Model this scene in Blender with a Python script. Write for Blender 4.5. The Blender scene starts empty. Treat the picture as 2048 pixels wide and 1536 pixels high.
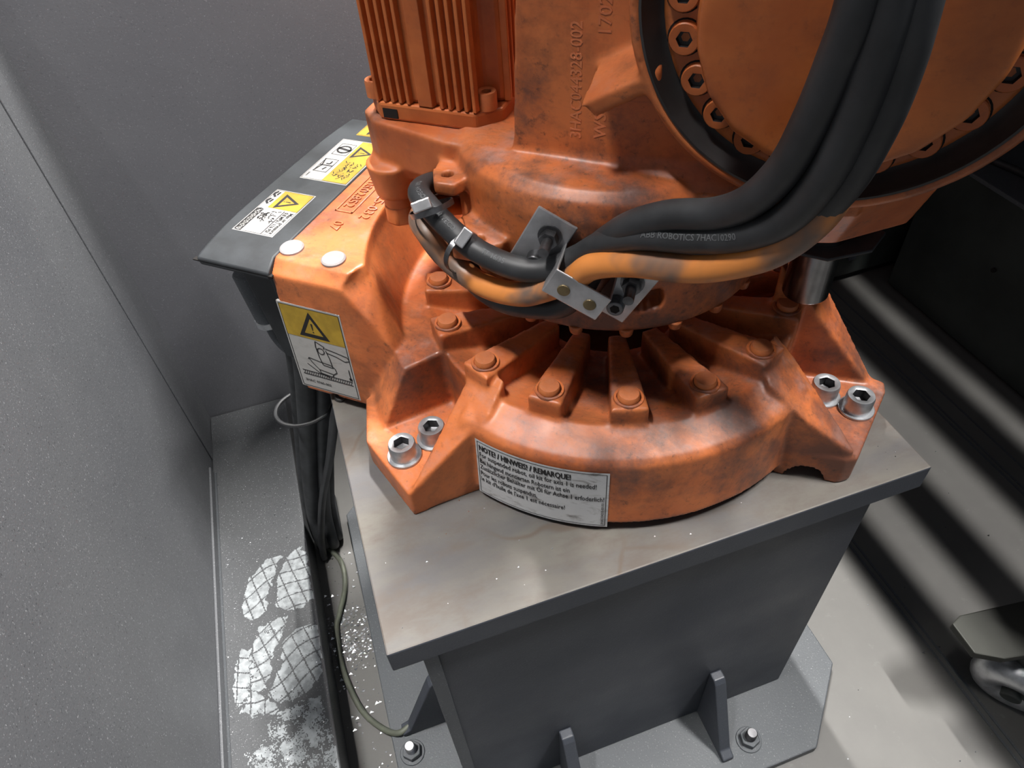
import bpy, bmesh, math, random
from mathutils import Vector, Matrix, noise
random.seed(7)
rad = math.radians
S = 0.7                      # metres per layout unit
ZF = 0.9                     # pedestal top above floor, layout units
SC = bpy.context.scene
COL = SC.collection

# ------------------------------------------------------------------ camera
CAM = (0.0913168, -0.47314543, 0.97265252)
RIGHT = (0.94603878, -0.31822852, -0.06116555)
DOWN = (-0.26956836, -0.66807642, -0.69354653)
FWD = (0.17984303, 0.67261021, -0.71781055)
def W(x, y=None, z=None):
    if y is None: x, y, z = x
    return Vector((x*S, y*S, (z+ZF)*S))
cd = bpy.data.cameras.new('camera'); cam = bpy.data.objects.new('camera', cd); COL.objects.link(cam)
cd.sensor_width = 36; cd.lens = 1420/2048*36; cd.clip_start = 0.01
m3 = Matrix((RIGHT, tuple(-v for v in DOWN), tuple(-v for v in FWD))).transposed()
cam.matrix_world = Matrix.Translation(W(CAM)) @ m3.to_4x4()
SC.camera = cam

# ------------------------------------------------------------------ world, lights, exposure
wd = bpy.data.worlds.new('hall_ambient'); SC.world = wd; wd.use_nodes = True
wd.node_tree.nodes['Background'].inputs[0].default_value = (0.80, 0.88, 1.0, 1)
wd.node_tree.nodes['Background'].inputs[1].default_value = 0.16
SC.view_settings.view_transform = 'Standard'; SC.view_settings.look = 'None'
SC.view_settings.gamma = 1; SC.view_settings.exposure = 0.0; SC.view_settings.use_curve_mapping = False
def strip(name, loc, tgt, sx, sy, power, col):
    l = bpy.data.lights.new(name, 'AREA'); l.shape = 'RECTANGLE'; l.size = sx*S; l.size_y = sy*S
    l.energy = power; l.color = col
    o = bpy.data.objects.new(name, l); COL.objects.link(o); o.location = W(loc)
    d = (W(tgt)-W(loc)).normalized()
    yax = Vector((0, 1, 0)); zax = -d; xax = yax.cross(zax).normalized(); yax = zax.cross(xax)
    o.rotation_euler = Matrix((xax, yax, zax)).transposed().to_euler()
    return o
LX, LY, LZ = 1.9, -0.6, 4.5          # strip over the aisle, parallel to the cell
BX, BY = 0.95, 2.2                   # strip behind the robot
strip('hall_strip_light', (BX, BY, LZ), (0.6, 0.3, 0), 0.08, 1.0, 230, (1.0, 0.97, 0.93))
strip('hall_strip_light', (LX, LY, LZ), (0.6, 0.3, 0), 0.08, 1.0, 180, (1.0, 0.97, 0.94))
strip('hall_strip_light', (-1.1, 0.1, 4.6), (-0.1, 0.25, 0), 0.08, 1.0, 5, (1.0, 0.97, 0.94)).data.spread = rad(30)

# ------------------------------------------------------------------ mesh builder
class MB:
    def __init__(s): s.v = []; s.f = []; s.m = []; s.mi = 0
    def add(s, verts, faces, mi=None):
        b = len(s.v); s.v += [tuple(p) for p in verts]
        s.f += [tuple(i+b for i in f) for f in faces]
        s.m += [s.mi if mi is None else mi]*len(faces)
        return s
    def box(s, x0, x1, y0, y1, z0, z1, mi=None):
        return s.prism([(x0, y0), (x1, y0), (x1, y1), (x0, y1)], z0, z1, mi=mi)
    def prism(s, poly, z0, z1, top=None, T=None, mi=None):
        n = len(poly); top = top or poly
        zt = z1 if callable(z1) else (lambda x, y: z1)
        zb = z0 if callable(z0) else (lambda x, y: z0)
        vs = [(x, y, zb(x, y)) for x, y in poly]+[(x, y, zt(x, y)) for x, y in top]
        if T: vs = [T(*p) for p in vs]
        fs = [tuple(range(n-1, -1, -1)), tuple(range(n, 2*n))]
        fs += [(i, (i+1) % n, n+(i+1) % n, n+i) for i in range(n)]
        return s.add(vs, fs, mi)
    def levels(s, rings, mi=None, caps=True):
        n = len(rings[0]); vs = [p for r in rings for p in r]; fs = []
        if caps: fs += [tuple(range(n-1, -1, -1)), tuple(range(n*(len(rings)-1), n*len(rings)))]
        for k in range(len(rings)-1):
            fs += [(k*n+i, k*n+(i+1) % n, (k+1)*n+(i+1) % n, (k+1)*n+i) for i in range(n)]
        return s.add(vs, fs, mi)
    def revolve(s, prof, a0=0, a1=360, n=64, T=None, mi=None):
        """closed profile of (r,z); full turn or sector with end caps"""
        full = abs(a1-a0) >= 359.9; k = n if full else n+1; m = len(prof); vs = []
        for i in range(k):
            a = rad(a0+(a1-a0)*i/n); c, t = math.cos(a), math.sin(a)
            vs += [(r*c, r*t, z) for r, z in prof]
        if T: vs = [T(*p) for p in vs]
        fs = []
        for i in range(n):
            j = (i+1) % k
            fs += [(i*m+q, j*m+q, j*m+(q+1) % m, i*m+(q+1) % m) for q in range(m)]
        if not full: fs += [tuple(range(m-1, -1, -1)), tuple((k-1)*m+q for q in range(m))]
        return s.add(vs, fs, mi)
    def cyl(s, p0, p1, r0, r1=None, n=24, mi=None, rot=0):
        r1 = r0 if r1 is None else r1
        p0, p1 = Vector(p0), Vector(p1); d = (p1-p0).normalized()
        a = d.orthogonal().normalized()
        if abs(d.z) > .999: a = Vector((1, 0, 0))
        b = d.cross(a); ring = []
        for p, r in ((p0, r0), (p1, r1)):
            ring.append([p+a*(r*math.cos(rot+2*math.pi*i/n))+b*(r*math.sin(rot+2*math.pi*i/n)) for i in range(n)])
        return s.levels(ring, mi)
    def tube(s, pts, r, n=14, sub=8, mi=None):
        P = [Vector(p) for p in pts]; path = []
        for i in range(len(P)-1):
            p0 = P[i-1] if i else P[0]*2-P[1]; p1, p2 = P[i], P[i+1]
            p3 = P[i+2] if i+2 < len(P) else P[-1]*2-P[-2]
            for k in range(sub):
                t = k/sub
                path.append(0.5*((2*p1)+(p2-p0)*t+(2*p0-5*p1+4*p2-p3)*t*t+(3*p1-p0-3*p2+p3)*t**3))
        path.append(P[-1]); rings = []; nrm = None
        for i, p in enumerate(path):
            d = (path[min(i+1, len(path)-1)]-path[max(i-1, 0)]).normalized()
            if nrm is None: nrm = d.orthogonal().normalized()
            nrm = (nrm-d*nrm.dot(d)).normalized(); b = d.cross(nrm)
            rr = r(i/(len(path)-1)) if callable(r) else r
            rings.append([p+nrm*(rr*math.cos(2*math.pi*k/n))+b*(rr*math.sin(2*math.pi*k/n)) for k in range(n)])
        return s.levels(rings, mi)
    def text(s, body, size, T, depth=0.0, mi=None, align='LEFT', sx=1.0, res=2):
        vs, fs = text_geo(body, size, depth, align, res)
        return s.add([T(x*sx, y, z) for x, y, z in vs], fs, mi)
    def build(s, name, mats, parent=None, smooth=35, bevel=0, seg=2, world=False, recalc=True):
        me = bpy.data.meshes.new(name)
        vs = [W(p) for p in s.v] if world else [Vector(p)*S for p in s.v]
        me.from_pydata(vs, [], s.f)
        for m in (mats if isinstance(mats, (list, tuple)) else [mats]): me.materials.append(m)
        me.polygons.foreach_set('material_index', s.m)
        if recalc:
            bm = bmesh.new(); bm.from_mesh(me); bmesh.ops.recalc_face_normals(bm, faces=bm.faces); bm.to_mesh(me); bm.free()
        me.update()
        if smooth:
            me.polygons.foreach_set('use_smooth', [True]*len(me.polygons)); me.set_sharp_from_angle(angle=rad(smooth))
        o = bpy.data.objects.new(name, me); COL.objects.link(o)
        if parent: o.parent = parent
        if bevel:
            b = o.modifiers.new('bevel', 'BEVEL'); b.width = bevel*S; b.segments = seg; b.limit_method = 'ANGLE'; b.angle_limit = rad(40)
            b.harden_normals = False
        return o
_tc = {}
def text_geo(body, size, depth, align, res=2):
    k = (body, size, depth, align)
    if k in _tc: return _tc[k]
    cu = bpy.data.curves.new('lettering', 'FONT'); cu.body = body; cu.size = size; cu.extrude = depth/2
    cu.offset = size*.010; cu.align_x = align; cu.align_y = 'BOTTOM_BASELINE'; cu.resolution_u = res
    o = bpy.data.objects.new('lettering', cu); COL.objects.link(o)
    bpy.context.view_layer.update()
    me = bpy.data.meshes.new_from_object(o.evaluated_get(bpy.context.evaluated_depsgraph_get()))
    r = ([tuple(v.co) for v in me.vertices], [tuple(p.vertices) for p in me.polygons])
    bpy.data.objects.remove(o); bpy.data.curves.remove(cu); bpy.data.meshes.remove(me)
    _tc[k] = r
    return r
def cast(o, voxel, smooth=6, cutters=()):
    """fuse the overlapping pieces of a casting and round its edges, baked into the mesh"""
    bpy.context.view_layer.update()
    r = o.modifiers.new('fuse', 'REMESH'); r.mode = 'VOXEL'; r.voxel_size = voxel*S
    for c in cutters:
        b = o.modifiers.new('cut', 'BOOLEAN'); b.object = c; b.operation = 'DIFFERENCE'; b.solver = 'FAST'
    if smooth:
        q = o.modifiers.new('soft', 'SMOOTH'); q.factor = 0.5; q.iterations = smooth
    bpy.context.view_layer.update()
    me = bpy.data.meshes.new_from_object(o.evaluated_get(bpy.context.evaluated_depsgraph_get()))
    old = o.data; o.modifiers.clear(); o.data = me; me.name = old.name; bpy.data.meshes.remove(old)
    me.polygons.foreach_set('use_smooth', [True]*len(me.polygons))
    for c in cutters: bpy.data.objects.remove(c)
    return o
def thing(name, label, cat, loc=(0, 0, 0), rz=0, group=None):
    o = bpy.data.objects.new(name, None); COL.objects.link(o); o.location = loc; o.rotation_euler = (0, 0, rz)
    return tag(o, label, cat, group)
def tag(o, label=None, cat=None, group=None, kind=None):
    if label: o['label'] = label
    if cat: o['category'] = cat
    if group: o['group'] = group
    if kind: o['kind'] = kind
    return o
def copy(o, parent=None, loc=None, rot=None, name=None):
    c = o.copy(); COL.objects.link(c)
    if parent: c.parent = parent
    if loc is not None: c.location = Vector(loc)*S
    if rot is not None: c.rotation_euler = rot
    return c

# ------------------------------------------------------------------ materials
def srgb(r, g, b):
    f = lambda c: (c/255)/12.92 if c/255 <= 0.04045 else (((c/255)+0.055)/1.055)**2.4
    return (f(r), f(g), f(b), 1)
class NT:
    def __init__(s, name):
        s.mat = bpy.data.materials.new(name); s.mat.use_nodes = True; s.t = s.mat.node_tree
        s.b = s.t.nodes['Principled BSDF']; s.co = s.n('ShaderNodeTexCoord').outputs['Object']
    def n(s, t, **k):
        x = s.t.nodes.new(t)
        for a, v in k.items(): setattr(x, a, v)
        return x
    def lk(s, a, b): s.t.links.new(a, b)
    def mapping(s, scale=(1, 1, 1), rot=(0, 0, 0), src=None):
        m = s.n('ShaderNodeMapping'); m.inputs['Scale'].default_value = scale; m.inputs['Rotation'].default_value = rot
        s.lk(src or s.co, m.inputs[0]); return m.outputs[0]
    def noise(s, scale, detail=4, rough=0.55, vec=None, dist=0):
        x = s.n('ShaderNodeTexNoise'); x.inputs['Scale'].default_value = scale; x.inputs['Detail'].default_value = detail
        x.inputs['Roughness'].default_value = rough; x.inputs['Distortion'].default_value = dist
        s.lk(vec or s.co, x.inputs['Vector']); return x.outputs['Fac']
    def ramp(s, fac, *stops):
        r = s.n('ShaderNodeValToRGB'); e = r.color_ramp.elements
        while len(e) < len(stops): e.new(0.5)
        for el, (p, c) in zip(e, stops):
            el.position = p; el.color = c if len(c) == 4 else (*c, 1)
        s.lk(fac, r.inputs[0]); return r.outputs[0]
    def mask(s, fac, a, b):
        r = s.n('ShaderNodeMapRange'); r.inputs[1].default_value = a; r.inputs[2].default_value = b
        r.interpolation_type = 'SMOOTHSTEP'; s.lk(fac, r.inputs[0]); return r.outputs[0]
    def mul(s, a, b):
        m = s.n('ShaderNodeMath', operation='MULTIPLY')
        for i, v in enumerate((a, b)):
            if isinstance(v, (int, float)): m.inputs[i].default_value = v
            else: s.lk(v, m.inputs[i])
        return m.outputs[0]
    def mix(s, fac, a, b):
        m = s.n('ShaderNodeMix', data_type='RGBA')
        for i, v in ((0, fac), (6, a), (7, b)):
            if isinstance(v, (int, float)): m.inputs[i].default_value = v
            elif isinstance(v, tuple): m.inputs[i].default_value = v
            else: s.lk(v, m.inputs[i])
        return m.outputs[2]
    def bump(s, h, strength, dist=0.001, prev=None):
        b = s.n('ShaderNodeBump'); b.inputs['Strength'].default_value = strength; b.inputs['Distance'].default_value = dist
        s.lk(h, b.inputs['Height'])
        if prev: s.lk(prev, b.inputs['Normal'])
        return b.outputs[0]
    def out(s, col=None, rough=0.5, metal=0.0, normal=None, spec=None):
        i = s.b.inputs
        if isinstance(col, tuple): i['Base Color'].default_value = col
        elif col is not None: s.lk(col, i['Base Color'])
        if isinstance(rough, (int, float)): i['Roughness'].default_value = rough
        else: s.lk(rough, i['Roughness'])
        if isinstance(metal, (int, float)): i['Metallic'].default_value = metal
        else: s.lk(metal, i['Metallic'])
        if normal: s.lk(normal, i['Normal'])
        if spec is not None: i['Specular IOR Level'].default_value = spec
        return s.mat
def plain(name, col, rough=0.5, metal=0.0, nz=0.0, scale=30, bump=0.0, spec=None):
    t = NT(name); c = col
    if nz:
        f = t.noise(scale, 5); c = t.mix(t.mask(f, .35, .65), tuple(v*(1-nz) for v in col[:3])+(1,), tuple(min(1, v*(1+nz)) for v in col[:3])+(1,))
    n = t.bump(t.noise(scale*8, 3), bump, .0006) if bump else None
    return t.out(c, rough, metal, n, spec)
def orange_paint(name, grime=0.5, seed=0.0, dust=0.5, hue=(204, 117, 66)):
    t = NT(name)
    base = srgb(*hue); dark = srgb(hue[0]*.86, hue[1]*.78, hue[2]*.72)
    sh = t.n('ShaderNodeVectorMath', operation='ADD'); sh.inputs[1].default_value = (seed, seed*1.7, -seed)
    t.lk(t.co, sh.inputs[0]); v = sh.outputs[0]
    col = t.mix(t.mask(t.noise(9, 5, .6, v), .35, .68), base, dark)
    # wiped streaks of grey residue, oily smears and fine dark speckle
    st = t.noise(7, 10, .72, t.mapping((1, 2.2, 1.2), (0.2, 0.3, 0.6), v), .25)
    col = t.mix(t.mul(t.mask(st, .45, .72), grime), col, srgb(88, 56, 40))
    g2 = t.noise(4.3, 10, .74, v, 0)
    col = t.mix(t.mul(t.mask(g2, .485, .64), grime*0.95), col, srgb(62, 56, 56))
    sp = t.noise(120, 4, .7, v)
    col = t.mix(t.mul(t.mul(t.mask(sp, .55, .72), t.mask(g2, .36, .56)), grime*.8), col, srgb(60, 46, 40))
    br = t.noise(34, 4, .6, t.mapping((.6, 7, 7), (.3, .2, .5), v))
    col = t.mix(t.mul(t.mask(br, .56, .72), grime*.35), col, srgb(140, 84, 58))
    d = t.noise(26, 6, .7, v)
    geo = t.n('ShaderNodeNewGeometry'); sep = t.n('ShaderNodeSeparateXYZ'); t.lk(geo.outputs['Normal'], sep.inputs[0])
    up = t.mask(sep.outputs[2], .45, .95)
    col = t.mix(t.mul(t.mul(t.mask(d, .45, .75), up), dust), col, srgb(168, 150, 148))
    fine = t.noise(260, 2, .5, v)
    n = t.bump(t.noise(60, 4, .6, v), .18, .0012); n = t.bump(fine, .10, .0004, n)
    r = t.ramp(t.noise(14, 4, .6, v), (.3, (.32,)*3), (.75, (.55,)*3))
    return t.out(col, r, 0, n)
def grey_wall(name, a, b, speck=0.5):
    t = NT(name)
    col = t.mix(t.mask(t.noise(2.2, 5), .3, .7), a, b)
    col = t.mix(t.mul(t.mask(t.noise(420, 2, .6), .62, .74), speck), col, srgb(178, 180, 184))
    col = t.mix(t.mul(t.mask(t.noise(300, 2, .6, t.mapping((1, 1, 1), (.5, .2, .1))), .62, .72), speck*.8), col, srgb(52, 53, 57))
    n = t.bump(t.noise(330, 3, .6), .35, .0007); n = t.bump(t.noise(5, 3), .15, .01, n)
    return t.out(col, t.ramp(t.noise(6, 4), (.3, (.42,)*3), (.7, (.6,)*3)), 0, n)

M_ORG = orange_paint('orange_cast_paint', .72, 0.0, .32)
M_ORG2 = orange_paint('orange_turret_paint', .85, 3.1, .35, (198, 112, 62))
M_ORG3 = orange_paint('orange_arm_paint', .28, 6.3, .10, (198, 112, 56))
M_PLUG = orange_paint('orange_plug_paint', .25, 9.0, .2, (208, 120, 66))
M_LET = orange_paint('orange_letter_paint', .25, 4.0, .9, (206, 122, 78))
M_BLACK = plain('black_moulded_plastic', srgb(46, 49, 52), .55, 0, .35, 14, .25)
M_RUB = plain('black_cable_rubber', srgb(46, 47, 49), .5, 0, .25, 22, .12)
M_RUB2 = plain('dusty_black_cable_sheath', srgb(52, 54, 56), .55, 0, .3, 30, .12)
M_STEEL = plain('zinc_plated_steel', srgb(190, 192, 195), .36, .85, .15, 60, .08)
M_PIN = plain('turned_steel', srgb(150, 150, 152), .22, 1.0, .15, 40, .05)
M_BRKT = plain('stainless_bracket', srgb(190, 190, 192), .38, .8, .2, 25, .10)
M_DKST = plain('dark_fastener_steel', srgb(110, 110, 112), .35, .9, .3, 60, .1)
M_RIV = plain('brass_rivet', srgb(120, 106, 78), .45, .7, .2, 60, .1)
M_WHT = plain('white_plug_plastic', srgb(146, 141, 141), .45, 0, .08, 30)
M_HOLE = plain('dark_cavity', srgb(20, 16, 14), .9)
M_GREASE = plain('black_grease', srgb(46, 44, 44), .45, 0, .35, 18, .2)
M_INK = plain('black_ink', srgb(26, 24, 26), .6)
M_YEL = plain('sticker_yellow', srgb(168, 138, 44), .5, 0, .15, 40)
def sticker_paper(name, c, smudge):
    t = NT(name)
    col = t.mix(t.mul(t.mask(t.noise(38, 6, .65, t.mapping((1, 1, 2.5), (.2, .5, .3)), .6), .48, .75), smudge), c, srgb(112, 108, 104))
    return t.out(col, .5)
M_PAP = sticker_paper('sticker_white', srgb(168, 167, 164), .35)
M_PAP2 = sticker_paper('sticker_worn_silver', srgb(188, 189, 190), .9)
def orange_cable():
    t = NT('orange_cable_sheath')
    f = t.noise(11, 4, .55, t.mapping((1, 1, 1)), .3)
    col = t.mix(t.mask(f, .44, .60), srgb(214, 134, 66), srgb(112, 92, 80))
    return t.out(col, .42)
M_OCAB = orange_cable()
M_WALL = grey_wall('grey_sheet_paint', srgb(117, 118, 122), srgb(107, 108, 113), .35)
M_WALL2 = grey_wall('grey_speckled_paint', srgb(108, 110, 113), srgb(98, 100, 104), .75)
M_LEDGE = grey_wall('grey_dusty_duct_paint', srgb(90, 92, 94), srgb(80, 82, 85), .8)
M_PED = grey_wall('dark_grey_pedestal_paint', srgb(64, 68, 76), srgb(56, 60, 67), .12)
M_BASEP = grey_wall('grey_base_plate_paint', srgb(82, 86, 90), srgb(71, 75, 79), .35)
M_DUST = plain('pale_dust_print', srgb(168, 173, 176), .9, 0, .22, 90)
M_CHIP = plain('bright_metal_chip', srgb(225, 228, 232), .25, 1.0)
def plate_top():
    t = NT('worn_steel_plate')
    col = t.mix(t.mask(t.noise(4.5, 6, .6, t.mapping((1, 2.6, 1))), .32, .66), srgb(82, 80, 81), srgb(100, 96, 89))
    col = t.mix(t.mul(t.mask(t.noise(9, 6, .7, t.mapping((1, 2, 1), (0, 0, .4))), .44, .66), .9), col, srgb(86, 78, 72))
    col = t.mix(t.mul(t.mask(t.noise(3.1, 5, .6), .52, .7), .6), col, srgb(124, 119, 108))
    v = t.n('ShaderNodeTexVoronoi', feature='DISTANCE_TO_EDGE'); v.inputs['Scale'].default_value = 5.5
    w = t.n('ShaderNodeVectorMath', operation='ADD'); t.lk(t.co, w.inputs[0])
    nz = t.n('ShaderNodeTexNoise'); nz.inputs['Scale'].default_value = 9; t.lk(t.co, nz.inputs[0])
    sc = t.n('ShaderNodeVectorMath', operation='SCALE'); sc.inputs['Scale'].default_value = .12; t.lk(nz.outputs['Color'], sc.inputs[0])
    t.lk(sc.outputs[0], w.inputs[1]); t.lk(w.outputs[0], v.inputs['Vector'])
    edge = t.mul(t.mask(v.outputs['Distance'], .03, .0), t.mask(t.noise(3.3, 2), .45, .55))
    col = t.mix(t.mul(edge, .8), col, srgb(84, 72, 62))
    n = t.bump(t.noise(260, 3), .2, .0005)
    return t.out(col, t.ramp(t.noise(12, 5), (.3, (.48,)*3), (.7, (.65,)*3)), .1, n)
M_PLATE = plate_top()
def concrete():
    t = NT('sealed_concrete')
    col = t.mix(t.mask(t.noise(3, 6, .6), .3, .7), srgb(100, 99, 96), srgb(88, 87, 85))
    col = t.mix(t.mul(t.mask(t.noise(40, 5, .7), .6, .75), .4), col, srgb(118, 118, 115))
    return t.out(col, .55, 0, t.bump(t.noise(120, 4), .12, .001))
M_FLOOR = concrete()
M_MACH = plain('dark_machine_paint', srgb(46, 50, 48), .5, 0, .25, 6, .1)
M_MBLK = plain('dark_olive_steel', srgb(36, 37, 32), .6, .1, .3, 10, .2)
# ================================================================== SETTING
def struct(o, kind='structure'): o['kind'] = kind; return o
fl = struct(MB().box(-2.0, 4.2, -2.6, 4.0, -1.0, -.9).build('floor', M_FLOOR, world=True, smooth=0))
for x in (1.268, 1.286, 1.855, 1.872, 1.93):
    MB().box(x-.003, x+.003, -2.4, 3.6, -.9, -.8975).build('joint_strip', M_BASEP, fl, world=True, smooth=0)
struct(MB().box(-.56, 1.02, 1.40, 1.43, -.9, .80).build('wall_back', M_WALL, world=True, smooth=0))
struct(MB().box(-.505, -.475, -2.2, 1.40, -.9, .80).build('wall_left', M_WALL2, world=True, smooth=0))
struct(MB().box(-.475, -.4715, 1.20, 1.285, -.77, .80).build('trim_1', M_WALL2, world=True, smooth=0, bevel=.0015))
struct(MB().box(-.475, -.468, -2.2, 1.14, -.77, -.735).build('baseboard_left', M_WALL2, world=True, smooth=0, bevel=.002))

struct(MB().box(3.12, 3.16, -2.2, 3.6, -.9, 1.30).build('wall_right_unseen', M_MACH, world=True, smooth=0))  # unseen wall added to keep ambient light off the right side

# ---- floor duct with the boot prints
duct = thing('cable_duct', 'low grey sheet-metal floor duct with dusty boot prints along the left wall', 'duct', W(-.35, .2, -.9))
def kid(o, parent):      # world-built mesh moved under a parent empty without moving it
    o.parent = parent; o.matrix_parent_inverse = parent.matrix_basis.inverted(); return o
bpy.context.view_layer.update()
cov = kid(MB().box(-.474, -.222, -2.2, 1.395, -.784, -.77).build('cover_plate', M_LEDGE, world=True, smooth=0, bevel=.003), duct)
kid(MB().box(-.236, -.224, -2.2, 1.395, -.899, -.784).build('side_panel', M_LEDGE, world=True, smooth=0), duct)
kid(MB().box(-.474, -.462, -2.2, 1.395, -.899, -.784).build('side_panel', M_LEDGE, world=True, smooth=0), duct)
kid(MB().box(-.470, -.462, -2.2, 1.14, -.77, -.767).build('edge_bead', M_BASEP, world=True, smooth=0), duct)

# ---- pedestal
ped = thing('robot_pedestal', 'dark grey welded steel pedestal with a worn bare-steel top under the orange robot', 'pedestal', W(.45, .45, -.9))
bpy.context.view_layer.update()
m = MB().box(0, .917, 0, .93, -.056, 0, mi=1); m.m[1] = 0
kid(m.build('top_plate', [M_PLATE, M_PED], world=True, smooth=0, bevel=.003), ped)
kid(MB().box(.045, .85, .02, .90, -.87, -.056).build('column', M_PED, world=True, smooth=0, bevel=.004), ped)
kid(MB().box(.045, .068, .012, .02, -.87, -.056).build('corner_strip', M_BASEP, world=True, smooth=0, bevel=.001), ped)
o8 = [(-.11+.157, -.148), (.843, -.148), (1.0, .009), (1.0, .91), (.843, 1.06), (.047, 1.06), (-.11, .91), (-.11, .05)]
kid(MB().prism(o8, -.9, -.87).build('base_plate', M_BASEP, world=True, smooth=0, bevel=.003), ped)
def gusset(T): 
    prof = [(0, -.87), (.125, -.87), (.125, -.855), (.105, -.845), (.028, -.645), (.020, -.634), (0, -.634)]
    return kid(MB().prism([(a, b) for a, b in prof], -.014, .014, T=T).build('gusset', M_PED, world=True, smooth=0, bevel=.003), ped)
for x in (.632, .272): gusset(lambda a, b, c, x=x: (x+c, .02-a, b))
for y in (.22, .60): gusset(lambda a, b, c, y=y: (.045-a, y+c, b))
for y in (.3, .62): gusset(lambda a, b, c, y=y: (.85+a, y+c, b))
# anchor studs
def anchor(x, y):
    n = MB(); n.cyl((x, y, -.87), (x, y, -.866), .030, n=28); n.cyl((x, y, -.866), (x, y, -.848), .0235, n=6, rot=.3)
    n = kid(n.build('anchor_nut', M_BASEP, world=True, smooth=30, bevel=.0015), ped)
    s = MB(); prof = [(0, -.87), (.0115, -.87)]
    z = -.85
    while z < -.823: prof += [(.0115, z), (.0128, z+.0015)]; z += .003
    prof += [(.0105, -.8195), (0, -.8195)]
    s.revolve(prof, n=16, T=lambda a, b, c: (a+x, b+y, c))
    s = kid(s.build('anchor_stud', M_STEEL if x < 0 else M_DKST, world=True), ped)
for p in ((.702, -.08), (-.068, .165), (.14, -.075), (.93, .5)): anchor(*p)

# ---- machine on the right
mach = thing('machine_housing', 'dark green-grey machine housing panel standing right of the robot', 'machine', W(2.3, .6, -.9))
bpy.context.view_layer.update()
kid(MB().box(2.14, 3.1, -1.2, 1.24, -.885, -.33).build('housing_body', M_MACH, world=True, smooth=0, bevel=.006), mach)
kid(MB().box(2.13, 3.1, -1.2, 1.245, -.33, -.315).build('top_sheet', M_BASEP, world=True, smooth=0, bevel=.003), mach)
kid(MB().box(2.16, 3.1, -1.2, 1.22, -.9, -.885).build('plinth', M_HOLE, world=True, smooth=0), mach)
kid(MB().cyl((2.132, .86, -.56), (2.142, .86, -.56), .008, n=12).build('rivet', M_HOLE, world=True), mach)
tag(MB().tube([(2.20, 1.2, -.303), (2.25, .98, -.303), (2.20, .86, -.303), (2.26, .74, -.303), (2.42, .66, -.303), (2.6, .62, -.303)], .012).build('machine_cable', M_RUB, world=True, smooth=60), 'black cable lying on top of the dark machine housing', 'cable')
cab = thing('machine_cabinet', 'dark cabinet in the shade behind the steel stop pin', 'cabinet', W(1.6, 1.6, -.9))
bpy.context.view_layer.update()
kid(MB().box(1.06, 2.6, 1.32, 1.9, -.86, .45).build('body', M_MACH, world=True, smooth=0, bevel=.006), cab)
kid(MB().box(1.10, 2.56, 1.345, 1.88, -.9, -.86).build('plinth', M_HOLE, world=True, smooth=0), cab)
for x in (1.50, 1.74, 1.98): kid(MB().box(x, x+.03, 1.308, 1.32, -.78, -.35).build('door_trim', M_PED, world=True, smooth=0, bevel=.003), cab)
# ================================================================== ROBOT
RZ = rad(-41); OX, OY = .523, .429
robot = thing('industrial_robot', 'orange industrial robot with ribbed round base, turret, motor and lower arm', 'robot', W(OX, OY, 0), RZ)
def pol(r, a, z=0): return (r*math.cos(rad(a)), r*math.sin(rad(a)), z)
def frame(a):
    c, s = math.cos(rad(a)), math.sin(rad(a))
    return lambda x, y, z: (x*c-y*s, x*s+y*c, z)
# ---------------- base casting
b = MB()
b.revolve([(.12, .018), (.316, .018), (.316, .179), (.225, .152), (.12, .142)], n=96)
def sector(a0, a1, z0=.019): b.revolve([(.29, z0), (.382, z0), (.374, .150), (.367, .158), (.319, .182), (.29, .168)], a0, a1, 48)
sector(-111, -17); sector(8, 108); 
b.revolve([(.28, .014), (.455, .014), (.448, .055), (.388, .174), (.318, .181), (.28, .165)], 130, 229.5, 40)      # deck in front of the rear box
for k in range(16):
    b.prism([(.14, -.014), (.320, -.0275), (.320, .0275), (.14, .014)], .08, lambda x, y: .196+.020*min(1, max(0, (x-.14)/.12)), T=frame(22.5*k))
# foot on the wall side (with its ramps)
def ramp_z(x0=.33, z0=.180, k=.86): return lambda x, y: z0-(x-x0)*k
F = frame(-121)
b.prism([(.27, -.12), (.27, .085), (.376, .092), (.477, .071), (.477, -.070), (.430, -.158), (.33, -.19)], 0, .060, T=F)
b.prism([(.29, .018), (.325, .029), (.44, .060), (.468, .067), (.474, .071), (.380, .092), (.335, .105), (.29, .09)], 0, ramp_z(.325, .180, .80), T=F)
b.prism([(.28, -.14), (.30, -.06), (.375, -.075), (.39, -.12), (.36, -.18)], 0, lambda x, y: .180-(x-.28)*.9, T=F)
# front foot
F2 = frame(-5.5)
b.prism([(.27, -.085), (.30, .10), (.40, .105), (.478, .092), (.482, .07), (.466, -.095), (.452, -.108), (.37, -.128)], 0, .060, T=F2)
b.prism([(.29, -.10), (.29, -.03), (.325, -.036), (.43, -.082), (.458, -.098), (.45, -.106), (.372, -.128), (.31, -.13)], 0, ramp_z(.325, .180, .80), T=F2)
b.prism([(.27, .03), (.315, .045), (.455, .078), (.455, .098), (.33, .13), (.27, .11)], 0, lambda x, y: .25-(x-.30)*1.25, T=F2)
# far foot, hidden behind
F3 = frame(115)
b.prism([(.27, -.09), (.376, -.092), (.477, -.071), (.477, .071), (.376, .092), (.27, .09)], 0, .060, T=F3)
for s in (-1, 1): b.prism([(.29, s*.018), (.325, s*.029), (.468, s*.067), (.380, s*.092), (.29, s*.09)], 0, ramp_z(.325, .180, .80), T=F3)
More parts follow.
